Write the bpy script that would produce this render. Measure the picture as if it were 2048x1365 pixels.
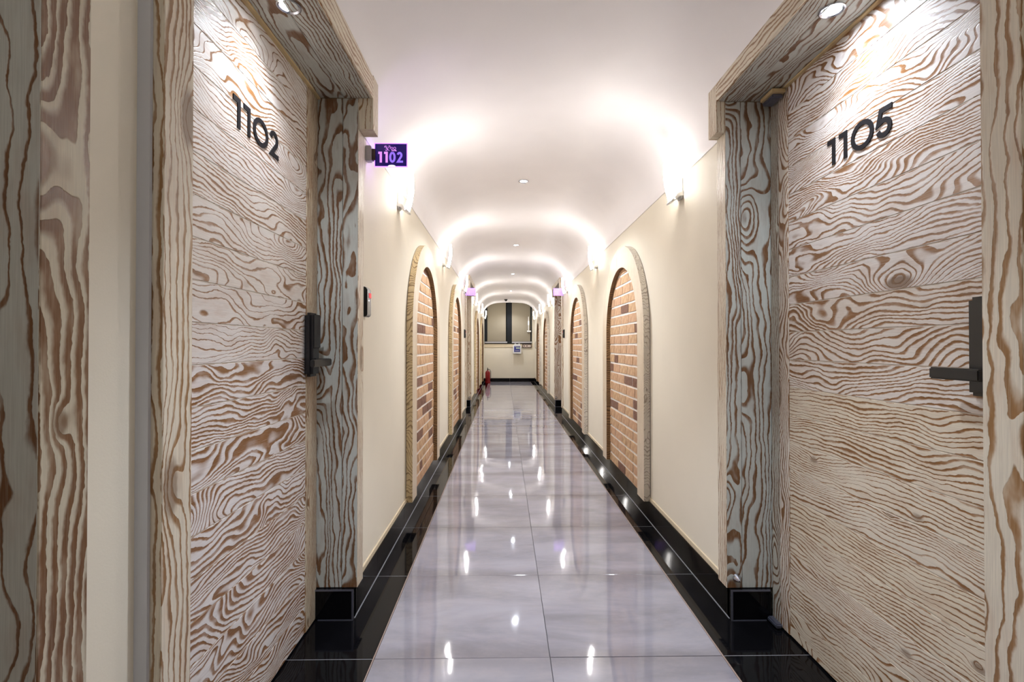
import bpy, bmesh, math, random
from mathutils import Vector, Matrix
random.seed(7)
S = bpy.context.scene
for o in list(bpy.data.objects): bpy.data.objects.remove(o)
COL = S.collection
PI = math.pi

# ------------------------------------------------------------------ camera, world, exposure
cam_d = bpy.data.cameras.new('camera'); cam = bpy.data.objects.new('camera', cam_d); COL.objects.link(cam)
cam_d.sensor_width = 36; cam_d.lens = 986/2048*36; cam_d.clip_start = .02; cam_d.clip_end = 60
cam.location = (0, 0, 1.066)
cam.rotation_euler = (PI/2 + math.radians(.494), 0, -math.radians(.871))
S.camera = cam
w = bpy.data.worlds.new('world'); S.world = w; w.use_nodes = True
w.node_tree.nodes['Background'].inputs[0].default_value = (.6, .65, .8, 1)
w.node_tree.nodes['Background'].inputs[1].default_value = .02
S.view_settings.view_transform = 'Standard'; S.view_settings.look = 'None'
S.view_settings.gamma = 1; S.view_settings.use_curve_mapping = False
S.view_settings.exposure = 2.6
E_SCONCE = 12.8      # emission of the sconce glass
E_DOWN = 17.0         # watts of a ceiling downlight
E_DOOR = 4.0         # watts of the spot over each door

# ------------------------------------------------------------------ material helpers
def newmat(name):
    m = bpy.data.materials.new(name); m.use_nodes = True
    nt = m.node_tree; nt.nodes.clear()
    out = nt.nodes.new('ShaderNodeOutputMaterial'); b = nt.nodes.new('ShaderNodeBsdfPrincipled')
    nt.links.new(b.outputs[0], out.inputs[0])
    return m, nt, b
class N:
    def __init__(s, nt): s.nt = nt
    def lk(s, v, sock):
        if isinstance(v, (int, float)): sock.default_value = v
        elif isinstance(v, tuple): sock.default_value = v if len(v) == len(sock.default_value) else v[:3]
        else: s.nt.links.new(v, sock)
    def m(s, op, a, b=0.0, c=None, clamp=False):
        n = s.nt.nodes.new('ShaderNodeMath'); n.operation = op; n.use_clamp = clamp
        s.lk(a, n.inputs[0]); s.lk(b, n.inputs[1])
        if c is not None: s.lk(c, n.inputs[2])
        return n.outputs[0]
    def xyz(s, x, y, z=0.0):
        n = s.nt.nodes.new('ShaderNodeCombineXYZ'); s.lk(x, n.inputs[0]); s.lk(y, n.inputs[1]); s.lk(z, n.inputs[2]); return n.outputs[0]
    def sep(s, v):
        n = s.nt.nodes.new('ShaderNodeSeparateXYZ'); s.lk(v, n.inputs[0]); return n.outputs
    def noise(s, v, scale=1., detail=2., rough=.5, w=None, dist=0.):
        n = s.nt.nodes.new('ShaderNodeTexNoise')
        if w is not None: n.noise_dimensions = '4D'; s.lk(w, n.inputs['W'])
        s.lk(v, n.inputs['Vector']); n.inputs['Scale'].default_value = scale
        n.inputs['Detail'].default_value = detail; n.inputs['Roughness'].default_value = rough; n.inputs['Distortion'].default_value = dist
        return n.outputs[0]
    def ss(s, v, lo, hi, a=0., b=1.):
        n = s.nt.nodes.new('ShaderNodeMapRange'); n.interpolation_type = 'SMOOTHSTEP'
        s.lk(v, n.inputs[0]); s.lk(lo, n.inputs[1]); s.lk(hi, n.inputs[2]); s.lk(a, n.inputs[3]); s.lk(b, n.inputs[4]); return n.outputs[0]
    def mix(s, f, a, b, mode='MIX'):
        n = s.nt.nodes.new('ShaderNodeMix'); n.data_type = 'RGBA'; n.blend_type = mode
        s.lk(f, n.inputs[0]); s.lk(a, n.inputs[6]); s.lk(b, n.inputs[7]); return n.outputs[2]
    def bump(s, h, strength, dist, bsdf):
        n = s.nt.nodes.new('ShaderNodeBump'); n.inputs['Strength'].default_value = strength; n.inputs['Distance'].default_value = dist
        s.lk(h, n.inputs['Height']); s.nt.links.new(n.outputs[0], bsdf.inputs['Normal'])
def rgb(r, g, b): return (r, g, b, 1.0)
def plain(name, c, rough=.5, metal=0., spec=.5, noise=.0, scale=40., bump=0., emit=None, es=0.):
    m, nt, b = newmat(name); n = N(nt)
    tc = nt.nodes.new('ShaderNodeTexCoord').outputs['Object']
    nz = n.noise(tc, scale, 3.)
    k = n.ss(nz, .3, .7, 1. - noise, 1. + noise*.3)
    n.lk(n.mix(1., rgb(*c), n.xyz(k, k, k), 'MULTIPLY'), b.inputs['Base Color'])
    b.inputs['Roughness'].default_value = rough; b.inputs['Metallic'].default_value = metal
    b.inputs['Specular IOR Level'].default_value = spec
    if emit: b.inputs['Emission Color'].default_value = rgb(*emit); b.inputs['Emission Strength'].default_value = es
    if bump: n.bump(nz, bump, .002, b)
    return m
def wood(name, wash=(.72, .68, .66), cream=(.66, .57, .41), brown=(.27, .115, .028), amp=18., fu=2.1, fv=5., knots=1., rough=.42, soft=.0, knot2d=False):
    """larch face board: contour-line grain along U, whitewashed; object colour = (brown amount, cream tint, ring density, 1)"""
    m, nt, b = newmat(name); n = N(nt)
    uv = nt.nodes.new('ShaderNodeTexCoord').outputs['UV']
    oi = nt.nodes.new('ShaderNodeObjectInfo')
    seed = n.m('MULTIPLY', oi.outputs['Object Index'], 3.173)
    sc = nt.nodes.new('ShaderNodeSeparateColor'); nt.links.new(oi.outputs['Color'], sc.inputs[0])
    amt, tint, dens = sc.outputs[0], sc.outputs[1], sc.outputs[2]; fig = oi.outputs['Alpha']
    u, v, _ = n.sep(uv)
    # small zigzag in the ring lines
    zz = n.noise(n.xyz(n.m('MULTIPLY', u, 60.), n.m('MULTIPLY', v, 120.)), 1., 2., .5, seed)
    v2 = n.m('ADD', v, n.m('MULTIPLY', n.m('SUBTRACT', zz, .5), .0075))
    n1 = n.noise(n.xyz(n.m('MULTIPLY', u, fu), n.m('MULTIPLY', v2, fv)), 1., 2., .42, seed, .6)
    n1b = n.noise(n.xyz(n.m('MULTIPLY', u, 9.), n.m('MULTIPLY', v2, 16.)), 1., 1., .5, n.m('ADD', seed, 9.1))
    vo = nt.nodes.new('ShaderNodeTexVoronoi'); vo.feature = 'F1'; vo.voronoi_dimensions = '2D' if knot2d else '3D'
    n.lk(n.xyz(n.m('ADD', n.m('MULTIPLY', u, 1.5), n.m('MULTIPLY', seed, .37)) if knot2d else n.m('MULTIPLY', u, 1.7), n.m('MULTIPLY_ADD', v2, 4.2, n.m('MULTIPLY', seed, .73 if knot2d else 0.)), seed), vo.inputs['Vector']); vo.inputs['Scale'].default_value = 1.
    d = vo.outputs['Distance']
    kb = n.m('EXPONENT', n.m('MULTIPLY', n.m('MULTIPLY', d, d), -75. if knot2d else -26.))
    f = n.m('ADD', n.m('MULTIPLY', v2, n.m('MULTIPLY_ADD', dens, 110., 25.)), n.m('MULTIPLY', n.m('MULTIPLY', n1, fig), amp))
    f = n.m('ADD', f, n.m('MULTIPLY', n1b, 2.2))
    f = n.m('ADD', f, n.m('MULTIPLY', kb, 7.*knots*(.5 if knot2d else 1.)))
    vs = nt.nodes.new('ShaderNodeTexVoronoi'); vs.feature = 'F1'; vs.voronoi_dimensions = '3D'
    n.lk(n.xyz(n.m('MULTIPLY', u, 5.), n.m('MULTIPLY', v2, 9.), n.m('ADD', seed, .5)), vs.inputs['Vector']); vs.inputs['Scale'].default_value = 1.
    ds = vs.outputs['Distance']
    f = n.m('ADD', f, n.m('MULTIPLY', n.m('MULTIPLY', n.m('EXPONENT', n.m('MULTIPLY', n.m('MULTIPLY', ds, ds), -60.)), 2.2*knots), tint))
    fr = n.m('FRACT', f)
    n3 = n.noise(n.xyz(n.m('MULTIPLY', u, 4.), n.m('MULTIPLY', v, 14.)), 1., 2., .5, n.m('ADD', seed, 31.7))
    lo = n.m('SUBTRACT', .98, n.m('ADD', n.m('MULTIPLY', amt, .85), n.m('MULTIPLY', n.m('SUBTRACT', n3, .5), 1.3)), clamp=True)
    lo = n.m('MINIMUM', lo, .86)
    hi = n.m('MULTIPLY_ADD', n.m('SUBTRACT', .97, lo), .55 + soft, lo)
    br = n.m('MULTIPLY', n.ss(fr, lo, hi), n.ss(fr, .955, 1., 1., 0.))
    fib = n.noise(n.xyz(n.m('MULTIPLY', u, 14.), n.m('MULTIPLY', v, 520.)), 1., 2., .6, seed)
    blo = n.noise(n.xyz(n.m('MULTIPLY', u, 9.), n.m('MULTIPLY', v, 30.)), 1., 3., .6, n.m('ADD', seed, 5.))
    br = n.m('MULTIPLY', br, n.ss(fib, .2, .55, .72, 1.))
    br = n.m('MULTIPLY', br, n.ss(blo, .25, .5, .55, 1.))
    base = n.mix(tint, rgb(*wash), rgb(*cream))
    base = n.mix(n.ss(blo, .45, .75, 0., .28), base, rgb(brown[0]*1.5, brown[1]*1.6, brown[2]*2.2))
    k = n.ss(fib, .3, .7, .9, 1.05)
    base = n.mix(1., base, n.xyz(k, k, k), 'MULTIPLY')
    bc = n.mix(n.ss(blo, .3, .7), rgb(*brown), rgb(brown[0]*.72, brown[1]*.7, brown[2]*.7))
    c = n.mix(br, base, bc)
    core = n.m('MAXIMUM', n.m('MULTIPLY', n.ss(d, .055, .1, 1., 0.), .85*knots), n.m('MULTIPLY', n.m('MULTIPLY', n.ss(ds, .05, .13, 1., 0.), tint), .9*min(1., knots)), clamp=True)
    c = n.mix(core, c, rgb(.16, .085, .04))
    n.lk(c, b.inputs['Base Color'])
    n.lk(n.ss(br, 0., 1., rough, rough-.1), b.inputs['Roughness'])
    b.inputs['Specular IOR Level'].default_value = .45
    n.bump(n.m('ADD', n.m('MULTIPLY', br, -1.), n.m('MULTIPLY', fib, .35)), .5, .0009, b)
    return m

M = {}
M['wood'] = wood('limed_larch')
M['post'] = wood('limed_larch_shaded', wash=(.50, .52, .48), cream=(.56, .49, .35), amp=11., fu=1.3, fv=6., brown=(.19, .085, .03))  # darker, bluish copy: shade on camera-facing boards put into the wash
M['post_lit'] = wood('limed_larch_lit', wash=(.70, .64, .53), cream=(.66, .57, .40), amp=4., fu=.8, fv=6., brown=(.33, .17, .06), knots=.8, knot2d=True)  # lit copy of the same wood, for boards facing the corridor
M['arch'] = wood('pale_pine_arch', wash=(.70, .60, .46), cream=(.62, .48, .30), amp=5., fu=1.2, fv=6., brown=(.46, .33, .18), knots=.4, soft=.2)
M['edge'] = wood('arch_end_grain', wash=(.66, .52, .30), cream=(.60, .44, .22), amp=14., fu=7., fv=4., brown=(.24, .14, .06), knots=.0, soft=.3)
M['edge_white'] = wood('arch_end_grain_limed', wash=(.66, .60, .50), cream=(.60, .54, .44), amp=14., fu=9., fv=4., brown=(.36, .29, .22), knots=.0, soft=.3)
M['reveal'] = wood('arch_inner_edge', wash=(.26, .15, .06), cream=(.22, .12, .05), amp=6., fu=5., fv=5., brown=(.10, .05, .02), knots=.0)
M['strip'] = plain('pine_strip', (.62, .46, .24), .45, noise=.12, scale=12)
M['groove'] = plain('lime_filled_groove', (.66, .60, .50), .6)

def wallmat(name, c, scale=260., bump=.25, rough=.6):
    m, nt, b = newmat(name); n = N(nt)
    tc = nt.nodes.new('ShaderNodeTexCoord').outputs['Object']
    a = n.noise(tc, scale, 2., .6); l = n.noise(tc, 1.3, 3., .6)
    k = n.ss(l, .3, .7, .96, 1.02)
    n.lk(n.mix(1., rgb(*c), n.xyz(k, k, k), 'MULTIPLY'), b.inputs['Base Color'])
    b.inputs['Roughness'].default_value = rough; b.inputs['Specular IOR Level'].default_value = .3
    n.bump(a, bump, .0006, b); return m
M['wall'] = wallmat('cream_wallpaper', (.80, .735, .60))
M['ceil'] = wallmat('white_vault_plaster', (.90, .87, .87), 120., .12, .42)
M['plaster'] = wallmat('shaded_plaster_return', (.60, .61, .64), 200., .2, .9)  # bluish grey stands in for shade on the wall's camera-facing turn
M['trimstrip'] = plain('beige_skirting_bead', (.66, .55, .38), .5)
M['black_tile'] = plain('polished_black_tile', (.004, .004, .005), .05, spec=.18, noise=.2, scale=8)
M['joint'] = plain('pale_grout', (.30, .30, .32), .6)
M['tan_joint'] = plain('tan_grout', (.30, .22, .18), .6)
M['grout'] = plain('floor_grout', (.20, .18, .18), .7)
M['black'] = plain('black_metal', (.018, .017, .016), .42, spec=.4)
M['satin_black'] = plain('satin_black_plastic', (.012, .012, .014), .25)
M['digit'] = plain('black_cut_metal', (.008, .007, .009), .6, spec=.2)
M['chrome'] = plain('brushed_steel', (.55, .56, .60), .18, 1.)
M['edge_trim'] = plain('anodised_edge_trim', (.22, .23, .30), .35, .8)
M['white'] = plain('white_plastic', (.74, .73, .71), .35)
M['greyb'] = plain('grey_plastic', (.42, .40, .40), .4)
M['mortar'] = plain('white_mortar', (.78, .73, .66), .85, noise=.12, scale=60, bump=.4)
M['red'] = plain('red_enamel', (.26, .008, .008), .22)
M['frame'] = plain('black_window_frame', (.010, .011, .012), .6, spec=.2)
M['blue'] = plain('blue_label', (.03, .04, .22), .4)
M['lcd'] = plain('pale_green_label', (.50, .60, .48), .4)
M['palepink'] = plain('notice_paper', (.62, .50, .42), .6)
M['brownfr'] = plain('dark_brown_frame', (.05, .025, .018), .5)
M['rubber'] = plain('rubber', (.02, .02, .02), .7)
M['glassp'] = plain('clear_plastic', (.72, .72, .74), .1)
M['concrete'] = plain('dark_backing', (.10, .10, .11), .9)

def blindmat():
    m, nt, b = newmat('beige_roller_blind'); n = N(nt)
    tc = nt.nodes.new('ShaderNodeTexCoord').outputs['Object']
    a = n.noise(tc, 420., 1.)
    n.lk(n.mix(a, rgb(.23, .195, .135), rgb(.31, .265, .19)), b.inputs['Base Color']); b.inputs['Roughness'].default_value = .85
    return m
M['blind'] = blindmat()

def tilemat():
    m, nt, b = newmat('polished_grey_porcelain'); n = N(nt)
    tc = nt.nodes.new('ShaderNodeTexCoord').outputs['Object']
    oi = nt.nodes.new('ShaderNodeObjectInfo')
    seed = n.m('MULTIPLY', oi.outputs['Object Index'], 1.731)
    x, y, z = n.sep(tc)
    cloud = n.noise(n.xyz(n.m('MULTIPLY', x, 1.6), n.m('MULTIPLY', y, 5.)), 1., 5., .6, seed, .4)
    fine = n.noise(n.xyz(n.m('MULTIPLY', x, 9.), n.m('MULTIPLY', y, 16.)), 1., 5., .7, n.m('ADD', seed, 3.))
    # a darker smoky edge that belongs to the tile's own printed pattern
    e = n.ss(n.m('ABSOLUTE', n.m('ADD', y, n.m('MULTIPLY', n.m('SUBTRACT', cloud, .5), .12))), .20, .30)
    c = n.mix(n.ss(cloud, .3, .7), rgb(.215, .205, .235), rgb(.345, .335, .385))
    c = n.mix(n.m('MULTIPLY', e, .6), c, rgb(.175, .16, .175))
    c = n.mix(n.ss(fine, .4, .75, 0., .25), c, rgb(.38, .34, .34))
    n.lk(c, b.inputs['Base Color'])
    b.inputs['Roughness'].default_value = .045; b.inputs['Specular IOR Level'].default_value = .75
    wv = n.noise(tc, 5., 1., .5, seed)
    n.bump(wv, .10, .01, b)
    return m
M['tile'] = tilemat()

def brickmat(name, c1, c2, c3):
    m, nt, b = newmat(name); n = N(nt)
    tc = nt.nodes.new('ShaderNodeTexCoord').outputs['Object']
    gn = nt.nodes.new('ShaderNodeNewGeometry').outputs['Random Per Island']
    oi = nt.nodes.new('ShaderNodeObjectInfo')
    r = n.m('FRACT', n.m('ADD', n.m('MULTIPLY', oi.outputs['Object Index'], .618), gn))
    a = n.noise(tc, 22., 4., .65); f = n.noise(tc, 160., 3., .6)
    c = n.mix(n.ss(a, .35, .65), rgb(*c1), rgb(*c2))
    c = n.mix(n.m('MULTIPLY', r, .55), c, rgb(*c3))
    c = n.mix(n.ss(f, .55, .75, 0., .35), c, rgb(.66, .55, .45))
    n.lk(c, b.inputs['Base Color']); b.inputs['Roughness'].default_value = .8
    n.bump(n.m('ADD', a, f), .6, .003, b); return m
M['brick'] = brickmat('tan_brick', (.44, .26, .13), (.60, .40, .22), (.52, .29, .18))
M['brick_dark'] = brickmat('dark_brown_brick', (.13, .052, .028), (.20, .09, .05), (.21, .11, .07))

def emis(name, c, s, base=(.8, .8, .8)):
    m, nt, b = newmat(name); b.inputs['Base Color'].default_value = rgb(*base)
    b.inputs['Emission Color'].default_value = rgb(*c); b.inputs['Emission Strength'].default_value = s; return m
M['glow'] = emis('lit_opal_glass', (1., .962, .925), E_SCONCE)
M['glow_back'] = emis('lit_opal_glass_inner', (1., .962, .925), E_SCONCE*.07)
M['led'] = emis('led_lens', (.80, .88, 1.), 60.)
M['led_small'] = emis('led_lens_ceiling', (.85, .92, 1.), 25.)
M['violet'] = emis('violet_lit_edge', (.36, .12, 1.), .6, (.2, .1, .5))
M['digit_pink'] = emis('pink_violet_engraving', (.80, .30, 1.), .16, (.30, .12, .40))
M['digit_violet'] = emis('violet_engraving', (.30, .16, 1.), .15, (.18, .10, .40))
M['white_lit'] = emis('white_led_spill', (1., .95, 1.), .4)
M['redled'] = emis('red_led', (1., .05, .07), .13, (.3, .02, .02))
M['acryl'] = plain('dark_violet_acrylic', (.015, .010, .06), .12, emit=(.08, .02, .9), es=.014)
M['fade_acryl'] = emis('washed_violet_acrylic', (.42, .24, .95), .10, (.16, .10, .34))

# ------------------------------------------------------------------ mesh helpers
IDX = [0]
def link(name, me, mat, parent=None, loc=(0, 0, 0), rot=(0, 0, 0), col=None):
    o = bpy.data.objects.new(name, me); COL.objects.link(o)
    if me is not None and mat is not None and not me.materials: me.materials.append(M[mat] if isinstance(mat, str) else mat)
    o.location = loc; o.rotation_euler = rot; o.parent = parent
    IDX[0] += 1; o.pass_index = (IDX[0]*37) % 997
    if col: o.color = (*col, 1) if len(col) == 3 else col
    return o
def empty(name, loc=(0, 0, 0), parent=None):
    o = bpy.data.objects.new(name, None); COL.objects.link(o); o.location = loc; o.empty_display_size = .1
    o.parent = parent; return o
def tag(o, label, cat=None, group=None, kind=None):
    o['label'] = label
    if cat: o['category'] = cat
    if group: o['group'] = group
    if kind: o['kind'] = kind
    return o
def uvbox(me, g=2):
    """metric UVs: U runs along axis g (the grain)"""
    uvl = me.uv_layers.new(name='UVMap')
    for p in me.polygons:
        nn = p.normal; ax = max(range(3), key=lambda i: abs(nn[i]))
        inpl = [i for i in range(3) if i != ax]
        ua = g if g in inpl else inpl[0]
        va = [i for i in inpl if i != ua][0]
        for li in p.loop_indices:
            co = me.vertices[me.loops[li].vertex_index].co
            uvl.data[li].uv = (co[ua], co[va] + .37*ax)
CACHE = {}
def boxmesh(sx, sy, sz, g=2, bev=0., uv=True):
    """box centred at the origin"""
    key = (round(sx, 5), round(sy, 5), round(sz, 5), g, bev)
    bm = bmesh.new(); bmesh.ops.create_cube(bm, size=1., matrix=Matrix.Diagonal((sx, sy, sz, 1)))
    if bev: bmesh.ops.bevel(bm, geom=bm.edges[:], offset=bev, segments=1, affect='EDGES')
    bmesh.ops.recalc_face_normals(bm, faces=bm.faces)
    me = bpy.data.meshes.new('m'); bm.to_mesh(me); bm.free()
    if uv: uvbox(me, g)
    return me
def box(name, x0, x1, y0, y1, z0, z1, mat, parent=None, g=2, bev=0., col=None, share=False, off=(0, 0, 0)):
    """box in world coordinates; off = parent's location"""
    x0, x1 = min(x0, x1), max(x0, x1); y0, y1 = min(y0, y1), max(y0, y1); z0, z1 = min(z0, z1), max(z0, z1)
    k = (round(x1-x0, 5), round(y1-y0, 5), round(z1-z0, 5), g, bev, mat)
    if share and k in CACHE: me = CACHE[k]
    else:
        me = boxmesh(x1-x0, y1-y0, z1-z0, g, bev)
        if share: CACHE[k] = me
    return link(name, me, mat, parent, ((x0+x1)/2-off[0], (y0+y1)/2-off[1], (z0+z1)/2-off[2]), col=col)
class MB:
    def __init__(s): s.v = []; s.f = []
    def box(s, x0, x1, y0, y1, z0, z1):
        x0, x1 = min(x0, x1), max(x0, x1); y0, y1 = min(y0, y1), max(y0, y1)
        b = len(s.v)
        s.v += [(x, y, z) for z in (z0, z1) for y in (y0, y1) for x in (x0, x1)]
        s.f += [tuple(b+i for i in q) for q in ((0, 2, 3, 1), (4, 5, 7, 6), (0, 1, 5, 4), (2, 6, 7, 3), (0, 4, 6, 2), (1, 3, 7, 5))]
    def prism(s, poly, tf):
        """poly: list of 2D points (ccw); tf(a,b,t) -> 3D; extruded t=0..1"""
        b = len(s.v); k = len(poly)
        s.v += [tf(a, c, 0) for a, c in poly] + [tf(a, c, 1) for a, c in poly]
        s.f.append(tuple(b+i for i in range(k))[::-1]); s.f.append(tuple(b+k+i for i in range(k)))
        for i in range(k): j = (i+1) % k; s.f.append((b+i, b+j, b+k+j, b+k+i))
    def lathe(s, prof, seg=20, c=(0, 0, 0), axis='z'):
        b = len(s.v); k = len(prof)
        for i in range(seg):
            a = 2*PI*i/seg
            for r, h in prof:
                p = (r*math.cos(a), r*math.sin(a), h)
                if axis == 'y': p = (p[0], p[2], p[1])
                if axis == 'x': p = (p[2], p[0], p[1])
                s.v.append((p[0]+c[0], p[1]+c[1], p[2]+c[2]))
        for i in range(seg):
            j = (i+1) % seg
            for q in range(k-1): s.f.append((b+i*k+q, b+j*k+q, b+j*k+q+1, b+i*k+q+1))
    def tube(s, pts, r, seg=8):
        b = len(s.v); pts = [Vector(p) for p in pts]
        for i, p in enumerate(pts):
            t = (pts[min(i+1, len(pts)-1)]-pts[max(i-1, 0)]).normalized()
            a = t.cross(Vector((0, 0, 1)));
            if a.length < .1: a = t.cross(Vector((1, 0, 0)))
            a.normalize(); c = t.cross(a)
            for q in range(seg): s.v.append(tuple(p + r*(math.cos(2*PI*q/seg)*a + math.sin(2*PI*q/seg)*c)))
        for i in range(len(pts)-1):
            for q in range(seg):
                q2 = (q+1) % seg; s.f.append((b+i*seg+q, b+i*seg+q2, b+(i+1)*seg+q2, b+(i+1)*seg+q))
        s.f.append(tuple(b+q for q in range(seg))); s.f.append(tuple(b+(len(pts)-1)*seg+q for q in range(seg))[::-1])
    def build(s, name, mat, parent=None, g=2, smooth=False, loc=(0, 0, 0), col=None, bev=0., uv=True):
        me = bpy.data.meshes.new(name); me.from_pydata(s.v, [], s.f)
        bm = bmesh.new(); bm.from_mesh(me); bmesh.ops.remove_doubles(bm, verts=bm.verts, dist=1e-6)
        if bev: bmesh.ops.bevel(bm, geom=[e for e in bm.edges if len(e.link_faces) == 2 and e.calc_face_angle(0) > .6], offset=bev, segments=2, affect='EDGES')
        bmesh.ops.recalc_face_normals(bm, faces=bm.faces); bm.to_mesh(me); bm.free()
        if uv: uvbox(me, g)
        if smooth:
            for p in me.polygons: p.use_smooth = True
            try: me.set_sharp_from_angle(angle=math.radians(35))
            except Exception: pass
        return link(name, me, mat, parent, loc, col=col)

# ------------------------------------------------------------------ room constants (metres; camera at x=0, y=0)
XC = .1455
def X(s, d): return XC + s*d            # s=-1 left, +1 right; d = distance from the corridor's middle
WALL, BASE, POST, ARCH, DOOR = .740, .7315, .721, .699, .888
LINT = {-1: .6625, 1: .6855}
ZS = {-1: 1.945, 1: 1.908}              # where vault meets wall
ZT = 2.290                              # vault top
YB, YV, YE = -2.4, 14.12, 14.42         # back wall, end of the vault, end wall
SEAM0, TL = 1.69, .603
SIDE = {-1: 'left', 1: 'right'}

# ------------------------------------------------------------------ floor: every tile its own piece
floor = MB(); floor.box(-1.3, 1.6, YB-.1, YE+.3, -.12, -.012)
floor = tag(floor.build('floor', 'grout'), 'polished floor of grey square tiles with black border tiles', 'floor', kind='structure')
ys = [SEAM0 + TL*k for k in range(-7, 23)]
gx = [X(-1, .5885), .1555, X(1, .6025)]
def tilemesh(sx, sy, mat):
    return boxmesh(sx-.0022, sy-.0022, .012, 0, .0008)
tm = [tilemesh(gx[i+1]-gx[i], TL, 'tile') for i in (0, 1)]
for i, y in enumerate(ys[:-1]):
    for c in (0, 1):
        o = link('grey_tile', tm[c], 'tile', floor, ((gx[c]+gx[c+1])/2, y+TL/2, -.006))
        o.rotation_euler = (math.radians(random.uniform(-.10, .10)), math.radians(random.uniform(-.08, .08)), 0)
    for s in (-1, 1):
        e = gx[0] if s < 0 else gx[2]; e2 = X(s, .99)
        k = ('bt', s)
        if k not in CACHE: CACHE[k] = tilemesh(abs(e2-e)-.005, TL, 'black_tile')
        o = link('black_border_tile', CACHE[k], 'black_tile', floor, ((e+e2)/2+s*.0025, y+TL/2, -.0062))
        o.rotation_euler = (0, math.radians(random.uniform(-.08, .08)), 0)
for s, e in ((-1, gx[0]), (1, gx[2])):
    mb = MB()
    for y in ys[1:-1]: mb.box(e+s*.006, X(s, .985), y-.0011, y+.0011, -.010, -.0006)
    mb.build('black_tile_joint', 'joint', floor)
    box('border_joint', e-.0005, e+s*.0045, ys[0], ys[-1], -.011, -.0002, 'tan_joint', floor)

# ------------------------------------------------------------------ walls
# door recesses along each side: (y0, y1, post width before, post width after)
RECS = {-1: [(-.42, .618, .08, .073), (.918, 1.942, .078, .075), (7.50, 8.545, .115, .08)],
        1: [(-.42, .600, .08, .073), (.882, 1.916, .071, .075), (7.52, 8.545, .115, .08)]}
for s in (-1, 1):
    mb = MB(); edges = [YB] + [v for r in RECS[s] for v in (r[0]-r[2], r[1]+r[3])] + [YE+.1]
    for i in range(0, len(edges), 2):
        a, b = edges[i], edges[i+1]
        d = WALL if i != 2 else .7405
        if i == 2: d = .762                      # the short piece between the two nearest frames sits back
        mb.box(X(s, d), X(s, 1.06), a, b, 0, ZS[s] + (0 if i != 6 else 0))
    mb.box(X(s, DOOR+.05), X(s, 1.06), YB, YE, 0, ZS[s]+.2)
    tag(mb.build('wall_'+SIDE[s], 'wall'), 'cream papered %s corridor wall' % SIDE[s], 'wall', kind='structure')
# wall returns next to the nearest frames, their shade painted as grey
for s in (-1, 1):
    o = box('trim_%d' % (1 if s < 0 else 2), X(s, .7405), X(s, .764), RECS[s][1][0]-RECS[s][1][2]-.007, RECS[s][1][0]-RECS[s][1][2]-.0005, .0, ZS[s], 'plaster')
    tag(o, 'narrow plaster return, its shade painted grey, beside the %s frame post nearest the camera' % SIDE[s], 'trim', kind='structure')

# end wall with the window opening
WX0, WX1, WZ0, WZ1 = -.585, .800, 1.105, 2.42
mb = MB()
mb.box(-1.1, WX0, YE, YE+.15, 0, 2.6); mb.box(WX1, 1.5, YE, YE+.15, 0, 2.6)
mb.box(WX0, WX1, YE, YE+.15, 0, WZ0); mb.box(WX0, WX1, YE, YE+.15, WZ1, 2.6)
mb.box(-1.1, 1.5, YE+.15, YE+.2, 0, 2.6)
tag(mb.build('wall_end', 'wall'), 'cream end wall below and around the far window', 'wall', kind='structure')
mb = MB(); mb.box(-1.1, 1.5, YB-.1, YB, 0, 2.6)
tag(mb.build('wall_back', 'wall'), 'cream wall behind the camera', 'wall', kind='structure')

# ceiling vault: rounded shoulders and an almost flat top
def vault_z(x):
    s = -1 if x < XC else 1
    R = .745; a = .44; t = (abs(x-XC) - (R-a))/a
    z0 = ZS[s]
    # tiny crown so that the top is not dead flat
    crown = .012*(1-min(1., abs(x-XC)/(R-a))**2)
    return z0 + (ZT-.012-z0)*math.sqrt(max(0, 1-max(0, t)**2)) + crown
def vprofile(lows):
    prof = []; NA = 20
    for s in (-1, 1):
        pts = []
        for i in range(NA+1):
            th = PI/2*i/NA; x = XC + s*(.305 + .44*math.cos(th)); pts.append((x, vault_z(x)))
        if lows[s] is not None: pts = [p for p in pts if p[1] > lows[s]]
        else: pts[0] = (X(s, .745), ZS[s]); pts.insert(1, (X(s, .735), ZS[s])); pts[2:3] = [(X(s, .735), ZS[s]+.02), pts[2]] if pts[2][1] > ZS[s]+.03 else [(X(s, .735), ZS[s]+.03)]
        if s < 0: prof += pts + [(XC - .305 + .61*i/8, vault_z(XC - .305 + .61*i/8)) for i in range(1, 8)]
        else: prof += pts[::-1]
    return prof
def vault_piece(y0, y1, lows):
    prof = vprofile(lows); poly = prof + [(prof[-1][0], 2.45), (prof[0][0], 2.45)]
    k = len(poly); v = [(a, y, b) for y in (y0, y1) for a, b in poly]
    f = [(i, (i+1) % k, k+(i+1) % k, k+i) for i in range(k)] + [tuple(range(k)), tuple(range(k, 2*k))]
    return v, f, len(prof)-1
yc = [YB] + [v for i_ in range(3) for v in (max(RECS[q][i_][0]-RECS[q][i_][2] for q in (-1, 1))+.002, min(RECS[q][i_][1]+RECS[q][i_][3] for q in (-1, 1))-.002)] + [YV]
V, F, SM = [], [], []
for i in range(len(yc)-1):
    low = {-1: 2.062, 1: 2.048} if i % 2 else {-1: None, 1: None}
    v, f, n_ = vault_piece(yc[i], yc[i+1], low); b_ = len(V); V += v; F += [tuple(b_+q for q in p) for p in f]; SM += [j < n_ for j in range(len(f))]
me = bpy.data.meshes.new('ceiling'); me.from_pydata(V, [], F)
for p, sm_ in zip(me.polygons, SM): p.use_smooth = sm_
try: me.set_sharp_from_angle(angle=math.radians(30))
except Exception: pass
bm = bmesh.new(); bm.from_mesh(me); bmesh.ops.recalc_face_normals(bm, faces=bm.faces); bm.to_mesh(me); bm.free()
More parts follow.
